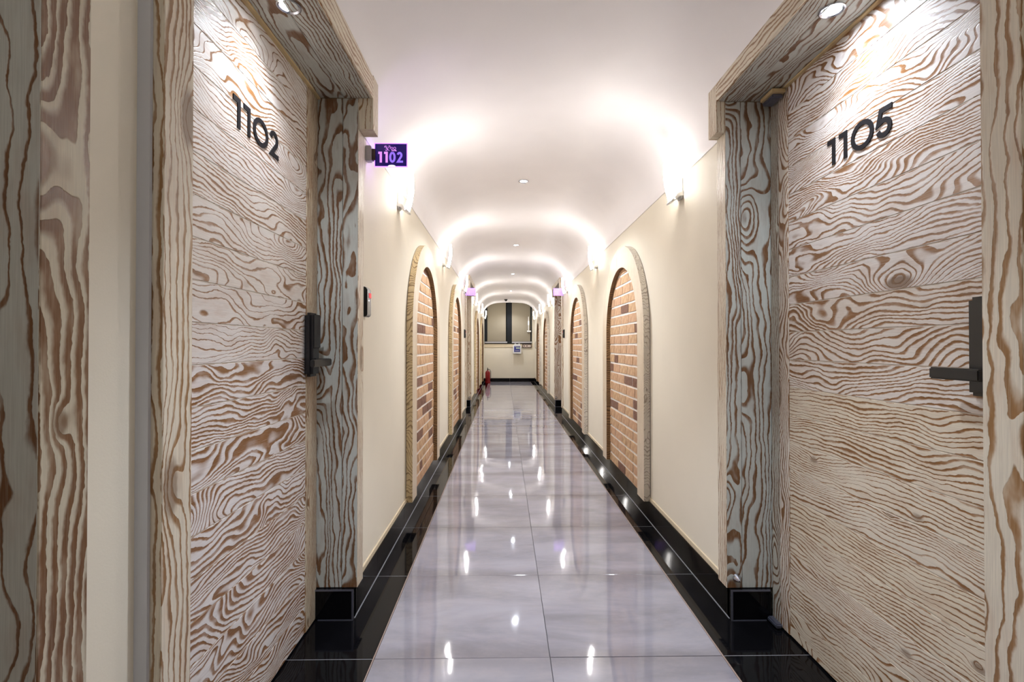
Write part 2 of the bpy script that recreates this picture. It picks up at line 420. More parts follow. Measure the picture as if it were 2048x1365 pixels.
ceil = tag(link('ceiling', me, 'ceil'), 'white barrel-vaulted corridor ceiling', 'ceiling', kind='structure')
box('alcove_ceiling', -1.1, 1.5, YV, YE+.2, 2.46, 2.56, 'ceil', ceil)

# baseboards of black tile with a cream bead on top
def runs(s):
    e = [YB] + [v for r in RECS[s] for v in (r[0], r[1])] + [YE]
    return [(e[i], e[i+1]) for i in range(0, len(e), 2)]
for s in (-1, 1):
    root = tag(empty('baseboard_'+SIDE[s]), 'polished black tile skirting along the %s wall' % SIDE[s], 'baseboard', kind='structure')
    for a, b in runs(s):
        cuts = [a] + [y for y in ys if a+.05 < y < b-.05] + [b]
        for y0, y1 in zip(cuts, cuts[1:]):
            box('skirting_tile', X(s, BASE), X(s, WALL+.03), y0+.001, y1-.001, .002, .118, 'black_tile', root, bev=.0008)
        box('floor_joint', X(s, BASE-.0025), X(s, BASE+.004), a, b, -.0005, .0025, 'joint', root)
    for a, b in ((RECS[s][1][1]+.075, RECS[s][2][0]-.115), (RECS[s][2][1]+.08, YE)):
        box('skirting_bead', X(s, WALL-.006), X(s, WALL+.005), a, b, .1185, .143, 'trimstrip', root, bev=.002)
    # the faces of the skirting inside each door recess, edged with metal strips
    for y0, y1, p0, p1 in RECS[s]:
        yf = y1-.014
        box('skirting_tile', X(s, BASE), X(s, DOOR), yf, y1+.02, .002, .118, 'black_tile', root, bev=.0008)
        box('edge_strip', X(s, BASE-.0015), X(s, DOOR-.005), yf-.003, yf, .113, .119, 'edge_trim', root)
        box('edge_strip', X(s, BASE-.0015), X(s, BASE+.006), yf-.003, yf, .004, .113, 'edge_trim', root)
        box('floor_joint', X(s, BASE), X(s, DOOR-.02), yf-.003, yf, 0, .003, 'edge_trim', root)
root = tag(empty('baseboard_end'), 'black tile skirting under the far end wall', 'baseboard', kind='structure')
for a, b in ((X(-1, BASE), .1555), (.1555, X(1, BASE))):
    box('skirting_tile', a+.001, b-.001, YE-.012, YE, .002, .104, 'black_tile', root)

# ------------------------------------------------------------------ door frames
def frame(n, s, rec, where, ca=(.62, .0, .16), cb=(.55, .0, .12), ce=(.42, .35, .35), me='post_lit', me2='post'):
    y0, y1, p0, p1 = rec; zt = 2.039 if s < 0 else 2.024; L = LINT[s]
    root = tag(empty('trim_%d' % n), where, 'door frame', kind='structure')
    W = lambda nm, d0, d1, ya, yb, za, zb, mat, g, col: box(nm, X(s, d0), X(s, d1), ya, yb, za, zb, mat, root, g, .0012, col)
    # near post (its corridor face), far post (two boards facing back along the corridor)
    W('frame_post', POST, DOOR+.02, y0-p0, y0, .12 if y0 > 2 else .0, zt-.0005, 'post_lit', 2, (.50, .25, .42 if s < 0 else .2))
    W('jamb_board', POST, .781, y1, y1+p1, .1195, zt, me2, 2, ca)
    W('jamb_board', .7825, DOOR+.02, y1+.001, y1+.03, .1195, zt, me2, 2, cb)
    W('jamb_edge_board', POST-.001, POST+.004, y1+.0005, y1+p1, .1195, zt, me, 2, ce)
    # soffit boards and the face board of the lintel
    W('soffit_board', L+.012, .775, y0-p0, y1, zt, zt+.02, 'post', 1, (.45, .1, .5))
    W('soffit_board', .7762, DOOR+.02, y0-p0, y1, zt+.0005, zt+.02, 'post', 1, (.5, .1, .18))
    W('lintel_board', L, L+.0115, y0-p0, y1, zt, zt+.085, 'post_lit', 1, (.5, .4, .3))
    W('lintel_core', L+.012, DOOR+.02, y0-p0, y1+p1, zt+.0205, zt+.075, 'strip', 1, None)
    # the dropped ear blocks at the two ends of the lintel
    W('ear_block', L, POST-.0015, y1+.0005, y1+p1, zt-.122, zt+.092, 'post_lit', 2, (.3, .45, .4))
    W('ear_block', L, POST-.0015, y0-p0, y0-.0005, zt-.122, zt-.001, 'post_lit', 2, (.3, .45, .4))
    return root
frame(3, -1, RECS[-1][1], 'limed wood door frame around the left door numbered 1102')
frame(4, 1, RECS[1][1], 'limed wood door frame around the right door numbered 1105')
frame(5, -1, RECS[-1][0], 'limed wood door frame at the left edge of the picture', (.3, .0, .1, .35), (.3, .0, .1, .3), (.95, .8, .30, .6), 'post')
frame(6, 1, RECS[1][0], 'limed wood door frame beside the camera on the right, out of the picture')
frame(7, -1, RECS[-1][2], 'limed wood door frame far down the left wall under the lit 1103 sign', (.4, .9, .3), (.4, .9, .3), me2='wood')  # both far frames: jambs tinted warmer, sconce light put into their colour
frame(8, 1, RECS[1][2], 'limed wood door frame far down the right wall under the lit 1106 sign', (.62, .5, .2), (.6, .5, .2), me2='wood')

# ------------------------------------------------------------------ doors
def stroke(pts, wd):
    """flat ribbon polygons along a polyline, as a list of quads"""
    P = [Vector(p) for p in pts]; q = []; L = []; R = []
    for i, p in enumerate(P):
        if i == 0: t = (P[1]-P[0]).normalized(); nn = Vector((-t.y, t.x)); k = 1
        elif i == len(P)-1: t = (P[-1]-P[-2]).normalized(); nn = Vector((-t.y, t.x)); k = 1
        else:
            a = (P[i]-P[i-1]).normalized(); b = (P[i+1]-P[i]).normalized()
            na = Vector((-a.y, a.x)); nb = Vector((-b.y, b.x)); nn = (na+nb).normalized(); k = 1/max(.35, nn.dot(na))
        L.append(p+nn*wd/2*k); R.append(p-nn*wd/2*k)
    return L, R
def arc(cx, cy, rx, ry, a0, a1, n=20): return [(cx+rx*math.cos(math.radians(a0+(a1-a0)*i/n)), cy+ry*math.sin(math.radians(a0+(a1-a0)*i/n))) for i in range(n+1)]
W_ = .0135
GL = {'1': (.036, [[(.0, .0765), (.0292, .0765), (.0292, 0)]]),
      '0': (.090, [arc(.045, .0415, .0385, .0350, 90, 450, 40)]),
      '2': (.058, [arc(.027, .0555, .0205, .0208, 170, -38, 16) + [(.010, .00675), (.058, .00675)]]),
      '5': (.062, [[(.058, .0762), (.0185, .0762), (.0085, .0420)] + arc(.0285, .0270, .0215, .0205, 120, -165, 18)])}
GW = {'1': .0148, '0': .0142, '2': .0142, '5': .0142}
def digit_mesh(ch, t=.0025):
    mb = MB()
    for pl in GL[ch][1]:
        L, R = stroke(pl, GW[ch]); n = len(L); b = len(mb.v)
        closed = (Vector(pl[0])-Vector(pl[-1])).length < 1e-5
        for i in range(n):
            for p in (L[i], R[i]):
                for z in (0, t): mb.v.append((p.x, p.y, z))
        for i in range(n-1):
            a = b+4*i; c = a+4
            mb.f += [(a+1, a+3, c+3, c+1), (a, c, c+2, a+2), (a, a+1, c+1, c), (a+2, c+2, c+3, a+3)]
        if not closed:
            mb.f.append((b, b+2, b+3, b+1)); e = b+4*(n-1); mb.f.append((e, e+1, e+3, e+2))
    return mb
def door(n, s, rec, number, label, stile0, style, colors, hw=None):
    y0, y1, p0, p1 = rec; root = tag(empty('door_%d' % n), label, 'door', kind='structure')
    zt = 2.030 if s < 0 else 2.018
    D0 = DOOR if s > 0 else .880
    if s > 0: D0 = .899
    # leaf core, pale in the grooves
    box('door_core', X(s, D0+.0016), X(s, D0+.04), y0+.001, y1-.002, .008, zt, 'groove', root)
    pitch = (zt-.004)/20; y_st = stile0
    ns = .045
    for i in range(20):
        c = colors(i)
        box('plank', X(s, D0), X(s, D0+.0055), y0+.003+ns, y_st-.0015, .006+pitch*i+.0012, .006+pitch*(i+1)-.0012, 'wood', root, 1, .0008, c, share=True)
    box('door_stile', X(s, D0-.001), X(s, D0+.0055), y0+.002, y0+.002+ns, .006, zt, 'wood', root, 2, .001, (.4, .5, .3))
    ym = y_st + (y1-.004-y_st)*.52
    box('door_stile', X(s, D0-.002), X(s, D0+.0055), y_st, ym-.001 if s > 0 else y1-.004, .006, zt, 'wood', root, 2, .001, (.75, .9, .75, .5) if s < 0 else (.6, .5, .22))
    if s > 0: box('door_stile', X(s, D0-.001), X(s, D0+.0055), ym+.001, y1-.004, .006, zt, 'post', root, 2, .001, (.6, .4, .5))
    box('head_strip', X(s, D0-.012), X(s, D0+.03), y0+.002, y1-.004, zt+.0006, zt+.009 if s < 0 else zt+.006, 'strip', root, 1)
    # numerals
    if number:
        yy, z0 = hw['num']; gap = hw['gap']
        for ch in number:
            mb = digit_mesh(ch)
            o = mb.build('numeral', 'digit', root)
            if s < 0: mat = Matrix(((0, 0, 1, X(s, D0)), (1, 0, 0, yy), (0, 1, 0, z0), (0, 0, 0, 1)))      # seen from the corridor, reads along +Y
            else: mat = Matrix(((0, 0, -1, X(s, D0)), (-1, 0, 0, yy), (0, 1, 0, z0), (0, 0, 0, 1)))
            o.data.transform(mat); 
            if s > 0: pass
            o.data.update()
            yy += -s*(GL[ch][0]+gap.get(ch, .012))
    return root
rl = random.Random(11)
def cl(i):    # left leaf: strong grain below the lock, finer and paler above it
    if i < 10: return (.64+.12*rl.random(), .0, .22+.14*rl.random(), 1.25)
    return (.34+.16*rl.random(), .10+.15*rl.random(), .30+.2*rl.random(), .8+.5*rl.random())
def cr(i):    # right leaf: creamy lower planks, whiter upper ones
    if i < 9: return (.42+.12*rl.random(), .65+.25*rl.random(), .38+.15*rl.random(), .55)
    if i < 12: return (.55+.1*rl.random(), .3, .28)
    return (.52+.22*rl.random(), .05+.1*rl.random(), .24+.3*rl.random(), .9+.6*rl.random())
d1 = door(1, -1, RECS[-1][1], '1102', 'whitewashed plank door on the left numbered 1102 with black lock', 1.835, 0, cl, dict(num=(1.338, 1.664), gap={'1': .0175, '0': .012}))
d2 = door(2, 1, RECS[1][1], '1105', 'whitewashed plank door on the right numbered 1105 with black lever', 1.795, 1, cr, dict(num=(1.571, 1.639), gap={'1': .018, '0': .009}))
cn = lambda i: (.5, .3, .35)
door(3, -1, RECS[-1][0], None, 'plank door left of the camera, hidden behind its frame', .52, 0, cn)
door(4, 1, RECS[1][0], None, 'plank door right of the camera, outside the picture', .50, 0, cn)
door(5, -1, RECS[-1][2], None, 'plank door deep in the far left recess beyond the lit sign', 8.45, 0, cn)
door(6, 1, RECS[1][2], None, 'plank door deep in the far right recess beyond the lit sign', 8.43, 0, cn)
# electronic lock on the left leaf
xd = X(-1, .880)
def rbox(name, x0, x1, y0, y1, z0, z1, mat, parent, bev=.004):
    mb = MB(); mb.box(x0, x1, y0, y1, z0, z1); return mb.build(name, mat, parent, bev=bev, smooth=True)
lk = rbox('lock_body', xd, xd+.032, 1.812, 1.888, .950, 1.186, 'satin_black', d1, .010)
rbox('lock_cover', xd+.032, xd+.037, 1.817, 1.882, 1.055, 1.180, 'satin_black', lk, .0025)
mb = MB(); mb.lathe([(0, .0), (.014, .0), (.014, .045), (0, .045)], 16, (xd+.032, 1.855, 1.003), 'x'); mb.build('spindle', 'black', lk, smooth=True)
rbox('lever_handle', xd+.068, xd+.083, 1.700, 1.872, .990, 1.016, 'black', lk, .003)
# lever set on the right leaf
xr = X(1, .899)
lk = rbox('lock_plate', xr-.022, xr, .985, 1.078, .955, 1.172, 'satin_black', d2, .008)
mb = MB(); mb.lathe([(0, 0), (.012, 0), (.012, -.04), (0, -.04)], 16, (xr-.022, 1.02, 1.003), 'x'); mb.build('spindle', 'black', lk, smooth=True)
rbox('lever_handle', xr-.068, xr-.052, 1.002, 1.122, .990, 1.016, 'black', lk, .003)
# pivot hinges of the right leaf
rbox('pivot_hinge', xr-.030, xr-.004, 1.835, 1.900, .004, .022, 'edge_trim', d2, .005)
hb = rbox('hinge_block', xr-.055, xr-.004, 1.80, 1.885, 2.004, 2.0175, 'strip', d2, .001)
rbox('hinge_plate', xr-.048, xr-.008, 1.81, 1.885, 1.988, 2.0035, 'edge_trim', hb, .004)

# ------------------------------------------------------------------ brick niches in timber arches
RO, RI, ZA = .622, .472, 1.160
def clip(poly, win):
    """Sutherland-Hodgman, both ccw"""
    out = poly
    for i in range(len(win)):
        a, b = win[i], win[(i+1) % len(win)]; inp = out; out = []
        def side(p): return (b[0]-a[0])*(p[1]-a[1])-(b[1]-a[1])*(p[0]-a[0])
        for j in range(len(inp)):
            p, q = inp[j], inp[(j+1) % len(inp)]; sp, sq = side(p), side(q)
            if sp >= 0: out.append(p)
            if (sp >= 0) != (sq >= 0):
                t = sp/(sp-sq); out.append((p[0]+t*(q[0]-p[0]), p[1]+t*(q[1]-p[1])))
        if not out: return []
    r = []
    for p in out:
        if not r or math.hypot(p[0]-r[-1][0], p[1]-r[-1][1]) > .0008: r.append(p)
    return r if len(r) > 2 else []
def area(p): return abs(sum(p[i][0]*p[(i+1) % len(p)][1]-p[(i+1) % len(p)][0]*p[i][1] for i in range(len(p))))/2
DARK = {  # (row from the bottom, brick from the near side) of the dark bricks, read off the nearest right niche
}
def niche(s, yc, label, single, group, seed):
    root = tag(empty('brick_niche', (X(s, WALL), yc, .12)), label, 'wall niche', group)
    off = Vector(root.location); rr = random.Random(seed)
    z0 = .1195
    def ring(r, n=28):
        p = [(-r, z0)] + [(-r, z0+(ZA-z0)*i/6) for i in range(1, 6)] + [(r*-math.cos(PI*i/n), ZA+r*math.sin(PI*i/n)) for i in range(n+1)]
        return p + [(r, ZA-(ZA-z0)*i/6) for i in range(1, 7)]
    o_, i_ = ring(RO), ring(RI)
    dF, dB = ARCH, WALL-.0035
    P = lambda a, z, d: (X(s, d)-off.x, a, z-off.z)
    # face board ring
    nn = len(o_)
    def strip(pa, da, pb, db, name, mat, uvf, col):
        v = [P(a, z, da) for a, z in pa] + [P(a, z, db) for a, z in pb]
        f = [(i, i+1, nn+i+1, nn+i) for i in range(nn-1)]
        me = bpy.data.meshes.new(name); me.from_pydata(v, [], f)
        ul = me.uv_layers.new(name='UVMap'); acc = [0]
        for i in range(1, nn): acc.append(acc[-1]+math.hypot(pa[i][0]-pa[i-1][0], pa[i][1]-pa[i-1][1]))
        for p in me.polygons:
            for li in p.loop_indices:
                vi = me.loops[li].vertex_index; ul.data[li].uv = uvf(vi % nn, vi >= nn, acc, v[vi])
        for p in me.polygons: p.use_smooth = True
        bm = bmesh.new(); bm.from_mesh(me)
        # orient towards the corridor / outwards
        bm.to_mesh(me); bm.free()
        return me, name, mat, col
    # solid ring: one mesh, front + back kept closed, split into three parts by look
    uv_face = lambda i, b, acc, co: (co[2], co[1])
    uv_edge = lambda i, b, acc, co: ((.045 if b else 0.), acc[i])
    BV = .002
    for me, name, mat, col in (
        strip([(a, z) for a, z in o_], dF, [(a, z) for a, z in i_], dF, 'arch_board', 'arch', uv_face, (.30, .25, .45)),
        strip(o_, dF, o_, dB, 'arch_outer_edge', 'edge' if s < 0 else 'edge_white', uv_edge, (.42, .3, .12)),
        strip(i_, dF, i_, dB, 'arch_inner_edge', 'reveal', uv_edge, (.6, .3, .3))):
        o = link(name, me, mat, root, col=col)
        if name == 'arch_board':
            for p in me.polygons: p.use_smooth = False
    # mortar bed
    win = [(-RI+.001, z0), (RI-.001, z0)] + [((RI-.001)*math.cos(PI*i/24), ZA+(RI-.001)*math.sin(PI*i/24)) for i in range(25)]
    win2 = [win[0], win[1]] + win[2:]
    mb = MB(); mb.prism(win2, lambda a, z, t: P(a, z, dB-.0005-.003*t)); mb.build('mortar_bed', 'mortar', root)
    pitch = .0735; bl = .222; joined = {'brick': MB(), 'brick_dark': MB()}
    row = 0; z = z0+.004
    while z < ZA+RI:
        y = -RI - rr.choice((.0, .1, .05, .15)); ki = 0
        while y < RI:
            L = bl*rr.choice((.55, .8, .95)) if rr.random() < .22 else bl
            h = pitch-.015; a0, a1 = y+.004, y+L-.010
            jz = rr.uniform(-.0015, .0015)
            q = [(a0, z+jz+rr.uniform(-.0012, .0012)), (a1, z+jz+rr.uniform(-.0012, .0012)), (a1+rr.uniform(-.002, .002), z+h+jz), (a0+rr.uniform(-.002, .002), z+h+jz)]
            q = clip(q, win2)
            if q and area(q) > .0006:
                m = 'brick_dark' if rr.random() < .13 else 'brick'
                if m == 'brick_dark' and len(q) == 4 and rr.random() < .15 and a0 > -RI and a1 < RI:      # dark ones are mostly half bricks
                    mid = (a0+a1)/2+rr.uniform(-.02, .02)
                    qs = [(clip([(a0, z), (mid-.003, z), (mid-.003, z+h), (a0, z+h)], win2), 'brick_dark'), (clip([(mid+.003, z), (a1, z), (a1, z+h), (mid+.003, z+h)], win2), 'brick')]
                else: qs = [(q, m)]
                for q, m in qs:
                    if not q or area(q) < .0005: continue
                    dp = dB-.0035-.0024-rr.uniform(0, .002)
                    if single:
                        cx = sum(p[0] for p in q)/len(q); cz = sum(p[1] for p in q)/len(q)
                        mb = MB(); mb.prism(q, lambda a, zz, t: (X(s, dB-.0037+(dp-dB+.0037)*t)-X(s, dB-.0035), a-cx, zz-cz))
                        mb.build('brick', m, root, loc=(X(s, dB-.0035)-off.x, cx, cz-off.z), uv=False)
                    else:
                        joined[m].prism(q, lambda a, zz, t: P(a, zz, dB-.0037+(dp-dB+.0037)*t))
            y += L; ki += 1
        z += pitch; row += 1
    if not single:
        for m, nm in (('brick', 'bricks'), ('brick_dark', 'dark_bricks')):
            o = joined[m].build(nm, m, root, uv=False); o['kind'] = 'stuff'
    return root
YN = [3.602, 5.845, 10.26, 12.50]
ordn = ['nearest', 'second nearest', 'third from the camera', 'farthest']
for i, yc in enumerate(YN):
    for s in (-1, 1):
        lab = ['arched brick niche on the %s wall nearest the camera', 'second arched brick niche on the %s wall just before the lit sign',
               'arched brick niche on the %s wall just beyond the lit sign', 'farthest arched brick niche on the %s wall near the end window'][i] % SIDE[s]
        niche(s, yc, lab, i < 2, 'arched brick niches along the corridor', 100*i+s+5)

# ------------------------------------------------------------------ wall sconces
def sconce(s, y, z, label):
    root = tag(empty('wall_sconce', (X(s, WALL), y, z)), label, 'wall lamp', 'wall sconces along the corridor')
    d = lambda v: -s*v
    mb = MB(); mb.box(0, d(.012), -.028, .028, .010, .115); mb.build('back_plate', 'white', root, bev=.004, smooth=True)
    # curved arm below, from the wall out to the glass
    pr = [(.0, .022), (.020, .018), (.036, .004), (.062, -.010), (.066, -.004), (.045, .016), (.030, .034), (.0, .046)]
    mb = MB(); mb.prism(pr, lambda a, b, t: (d(a), -.036+.072*t, b)); mb.build('arm', 'white', root, bev=.002)
    # opal glass: curved plate, bulging to the corridor and leaning out at the top
    mb = MB(); nu, nv = 9, 13
    def g(u, v, back):
        a = -1+2*u/(nu-1); t = v/(nv-1)
        wd = .036*(1-.25*t**4); off = .046+.012*math.sin(t*PI)+.020*t - (.004 if back else 0)
        return (d(off + .018*(1-a*a)), a*wd, .004+.212*t + (.010*(1-a*a) if v == nv-1 else 0))
    for bk in (False, True):
        mb.v += [g(u, v, bk) for v in range(nv) for u in range(nu)]
    o2 = nu*nv
    mi = MB(); mi.v = [g(u, v, False) for v in range(nv) for u in range(nu)]
    mi.v = [(x + s*.0046, y*.96, z) for x, y, z in mi.v]
    for v in range(nv-1):
        for u in range(nu-1): a = v*nu+u; mi.f.append((a, a+1, a+nu+1, a+nu))
    mi.build('glass_inner_face', 'glow_back', root, smooth=True)
    for v in range(nv-1):
        for u in range(nu-1):
            a = v*nu+u; mb.f.append((a, a+1, a+nu+1, a+nu)); mb.f.append((o2+a, o2+a+nu, o2+a+nu+1, o2+a+1))
    for u in range(nu-1):
        mb.f.append((u, o2+u, o2+u+1, u+1)); a = (nv-1)*nu+u; mb.f.append((a, a+1, o2+a+1, o2+a))
    for v in range(nv-1):
        a = v*nu; mb.f.append((a, a+nu, o2+a+nu, o2+a)); a += nu-1; mb.f.append((a, o2+a, o2+a+nu, a+nu))
    mb.build('glass_shade', 'glow', root, smooth=True)
    return root
SC = {-1: [2.76, 4.75, 6.85, 9.30, 11.55, 13.80], 1: [2.45, 4.68, 6.88, 9.15, 11.40, 13.70]}
SZ = {-1: 1.812, 1: 1.785}
sl = ['lit white sconce on the %s wall, nearest the camera', 'lit white sconce on the %s wall between the first two brick niches',
      'lit white sconce on the %s wall just before the violet sign', 'lit white sconce on the %s wall just beyond the far door',
      'lit white sconce on the %s wall between the two farthest niches', 'farthest lit white sconce on the %s wall beside the end window']
for s in (-1, 1):
    for i, y in enumerate(SC[s]): sconce(s, y, SZ[s], sl[i] % SIDE[s])
    sconce(s, -.66, SZ[s], 'unseen sconce added on the %s wall behind the camera to brighten the near ceiling' % SIDE[s])  # added pair out of view, placed to lift the near ceiling

# ------------------------------------------------------------------ downlights
def downlight(x, y, z, r, label, power, colr, mat, group, size, blend=.6):
    root = tag(empty('downlight', (x, y, z)), label, 'ceiling light', group)
    mb = MB(); mb.lathe([(r*.72, .004), (r*.74, -.001), (r*.9, -.004), (r, -.003), (r, .003), (r*.72, .004)], 28); mb.build('bezel', 'chrome', root, smooth=True)
    mb = MB(); mb.lathe([(0, .001), (r*.72, .001), (r*.72, .003), (0, .003)], 24); mb.build('lens', mat, root)
    ld = bpy.data.lights.new('downlight_lamp', 'SPOT'); ld.energy = power; ld.color = colr; ld.spot_size = math.radians(size); ld.spot_blend = blend; ld.shadow_soft_size = r*.6
    lo = bpy.data.objects.new('downlight_lamp', ld); COL.objects.link(lo); lo.parent = root; lo.location = (0, 0, -.008)
    return root
dlab = ['nearest round downlight in the middle of the vault', 'second round downlight in the middle of the vault', 'third round downlight in the middle of the vault',
        'fourth round downlight in the middle of the vault', 'farthest round downlight in the vault beside the black dome camera']
for i, y in enumerate((3.66, 6.0, 8.43, 11.06, 13.86)):
    downlight(.142, y, ZT-.002, .036, dlab[i], E_DOWN*(.45 if i == 4 else 1.), (.84, .90, 1.), 'led_small', 'downlights along the vault', 130)
downlight(.142, 1.2, ZT-.002, .036, 'round downlight in the vault above the camera view', E_DOWN*.8, (.78, .86, 1.), 'led_small', 'downlights along the vault', 84)
downlight(-.618, 1.414, 2.0385, .034, 'round spotlight in the left lintel above door 1102', E_DOOR, (.84, .90, 1.), 'led', 'spotlights in the door lintels', 120, .9)
downlight(.934, 1.385, 2.0235, .034, 'round spotlight in the right lintel above door 1105', E_DOOR, (.84, .90, 1.), 'led', 'spotlights in the door lintels', 120, .9)

# ------------------------------------------------------------------ lit room number signs
def textmesh(txt, size, mat, parent, mtx, extrude=.0006, bold=.0):
    cu = bpy.data.curves.new('t', 'FONT'); cu.body = txt; cu.size = size; cu.extrude = extrude; cu.offset = bold; cu.align_x = 'CENTER'; cu.resolution_u = 3
    ob = bpy.data.objects.new('t', cu); COL.objects.link(ob)
    me = bpy.data.meshes.new_from_object(ob.evaluated_get(bpy.context.evaluated_depsgraph_get()))
    bpy.data.objects.remove(ob); me.transform(mtx)
    for m in list(me.materials): pass
    me.materials.clear()
    return me
SG = {'1': [([(0, .9), (.235, .9), (.235, 0)], .21)], '0': [(arc(.29, .5, .20, .41, 90, 450, 28), .19)],
      '2': [(arc(.24, .68, .17, .22, 165, -35, 14) + [(.10, .095), (.56, .095)], .19)],
      '3': [(arc(.24, .72, .16, .185, 150, -85, 12), .18), (arc(.24, .29, .19, .20, 85, -150, 12), .18)],
      '6': [(arc(.28, .29, .19, .20, 0, 360, 20), .18), ([(.10, .33), (.20, .66), (.42, .95)], .18)]}
def sign(s, y, zc, number, label, near):
    w, h = .142, .103
    x0 = X(s, .7055); x1 = X(s, .7055-w)
    cx = (x0+x1)/2
    root = tag(empty('room_sign', (X(s, WALL), y, zc)), label, 'sign', 'lit room number signs'); off = root.location
    hx = abs(x1-x0)/2
    dx = cx-off.x
    mb = MB(); mb.box(dx-hx+.003, dx+hx-.003, -.003, .003, -h/2+.003, h/2-.003); pn = mb.build('sign_panel', 'acryl' if near else 'fade_acryl', root)
    mb = MB()
    for a in ((dx-hx, dx+hx, -h/2, -h/2+.003), (dx-hx, dx+hx, h/2-.003, h/2), (dx-hx, dx-hx+.003, -h/2+.003, h/2-.003), (dx+hx-.003, dx+hx, -h/2+.003, h/2-.003)):
        mb.box(a[0], a[1], -.0035, .0035, a[2], a[3])
    mb.build('lit_edge', 'violet', root)
    mb = MB(); mb.box(0, X(s, .715)-off.x, -.022, .012, -.030, .035); mb.build('bracket', 'greyb', root, bev=.003, smooth=True)
    mb = MB(); mb.box(X(s, .715)-off.x, X(s, .700)-off.x, -.010, .008, -.024, .024); mb.build('clamp', 'brownfr', root)
    rot = Matrix.Rotation(PI/2, 4, 'X')
    xs = [-.046, -.021, .001, .034]
    for ch, xx, m in zip(number, xs, ('digit_pink', 'digit_pink', 'digit_violet', 'digit_violet')):
        mb = MB(); H = .047
        for pl, wd in SG[ch]:
            L, R = stroke([(p[0]*H, p[1]*H) for p in pl], wd*H)
            for i in range(len(L)-1):
                q = (L[i], R[i], R[i+1], L[i+1]); b = len(mb.v)
                mb.v += [(dx+xx-.008+p[0], -.0036, -.033+p[1]) for p in q]; mb.f.append((b, b+1, b+2, b+3))
        mb.build('sign_numeral', m, root)
    if near:
        # the hotel's logo: looped script strokes, dots of small lettering below
        mb = MB()
        def st(pts, wd):
            L, R = stroke(pts, wd)
            for i in range(len(L)-1):
                mb.v += [(dx+p[0], -.0038, p[1]) for p in (L[i], R[i], R[i+1], L[i+1])]; b = len(mb.v)-4; mb.f.append((b, b+1, b+2, b+3))
        st(arc(-.022, .0335, .0055, .0055, 200, -60, 10), .0016); st(arc(-.019, .0235, .0050, .0055, 120, -170, 10), .0016)
        st([(-.026, .0395), (-.019, .030), (-.010, .021), (-.006, .0185)], .0017); st([(-.004, .0395), (-.012, .030), (-.019, .0205)], .0016)
        st(arc(-.0065, .0345, .0045, .0055, -80, 150, 10), .0014)
        st(arc(.004, .0290, .0042, .0048, 0, 360, 14), .0018); st(arc(.0165, .0290, .0048, .0052, 0, 360, 14), .0018)
        mb.build('logo_script', 'digit_pink', root)
        me = textmesh('HOTEL', .0068, 'white_lit', root, Matrix.Translation((dx+.014, -.0036, .0170)) @ rot, bold=.0003)
        link('logo_lettering', me, 'digit_pink', root)
        mb = MB(); mb.prism([(a, b) for a, b in arc(0, 0, .016, .006, 0, 180, 10)], lambda a, b, t: (dx+.004+a, -.0038-.002*t, -h/2+.002+b)); mb.build('led_glare', 'white_lit', root)
    ld = bpy.data.lights.new('sign_lamp', 'POINT'); ld.energy = .07 if near else .03; ld.color = (.45, .25, 1.); ld.shadow_soft_size = .01
    lo = bpy.data.objects.new('sign_lamp', ld); COL.objects.link(lo); lo.parent = root; lo.location = (dx, .03, 0)
    return root
sign(-1, 2.125, 1.885, '1102', 'violet-edged acrylic room sign reading 1102 beside the near left door frame', True)
sign(-1, 7.12, 1.838, '1103', 'pale violet glowing room sign at the far left door frame', False)
sign(1, 7.12, 1.838, '1106', 'pale violet glowing room sign at the far right door frame', False)

# ------------------------------------------------------------------ card readers
def reader(s, y, z, label):
    root = tag(empty('card_reader', (X(s, WALL), y, z)), label, 'card reader', 'card readers beside the doors')
    d = lambda v: -s*v
    mb = MB(); mb.prism([(0, -.062), (.018, -.062), (.026, -.055), (.026, .050), (.018, .062), (0, .064)], lambda a, b, t: (d(a), -.030+.060*t, b)); mb.build('reader_body', 'satin_black', root, bev=.002)
    mb = MB(); mb.box(d(.0262), d(.0275), -.004, .026, .018, .038); mb.build('red_window', 'redled', root)
    mb = MB(); mb.lathe([(0, d(.026)), (.003, d(.026)), (.003, d(.028)), (0, d(.028))], 10, (0, -.006, .006), 'x'); mb.build('status_dot', 'white_lit', root)
reader(-1, 2.080, 1.247, 'slim black card reader with red light on the left wall by the 1102 frame')
reader(-1, 7.26, 1.235, 'tiny black card reader on the left wall before the far frame')
reader(1, 7.26, 1.235, 'tiny black card reader on the right wall before the far frame')

# ------------------------------------------------------------------ conical door stops on the jambs
def stop(s, x, y, z, label, bigm=1.):
    root = empty('door_stop', (x, y, z)); tag(root, label, 'door stop', 'steel cone door stops')
    mb = MB(); mb.lathe([(0, 0), (.021, 0), (.021, -.004), (.0205, -.006), (.004, -.040), (0, -.042)], 24, (0, 0, 0), 'y'); mb.build('cone', 'chrome', root, smooth=True)
    mb = MB(); mb.lathe([(0, .0), (.022, .0), (.022, .0025), (0, .0025)], 24, (0, -.0025, 0), 'y'); mb.build('rubber_ring', 'rubber', root, smooth=True)
stop(1, .905, 1.929, .158, 'steel cone door stop low on the right jamb by door 1105')
stop(-1, X(-1, .75), 8.544, .158, 'small steel door stop low on the far left jamb')
stop(1, X(1, .75), 8.544, .158, 'small steel door stop low on the far right jamb')

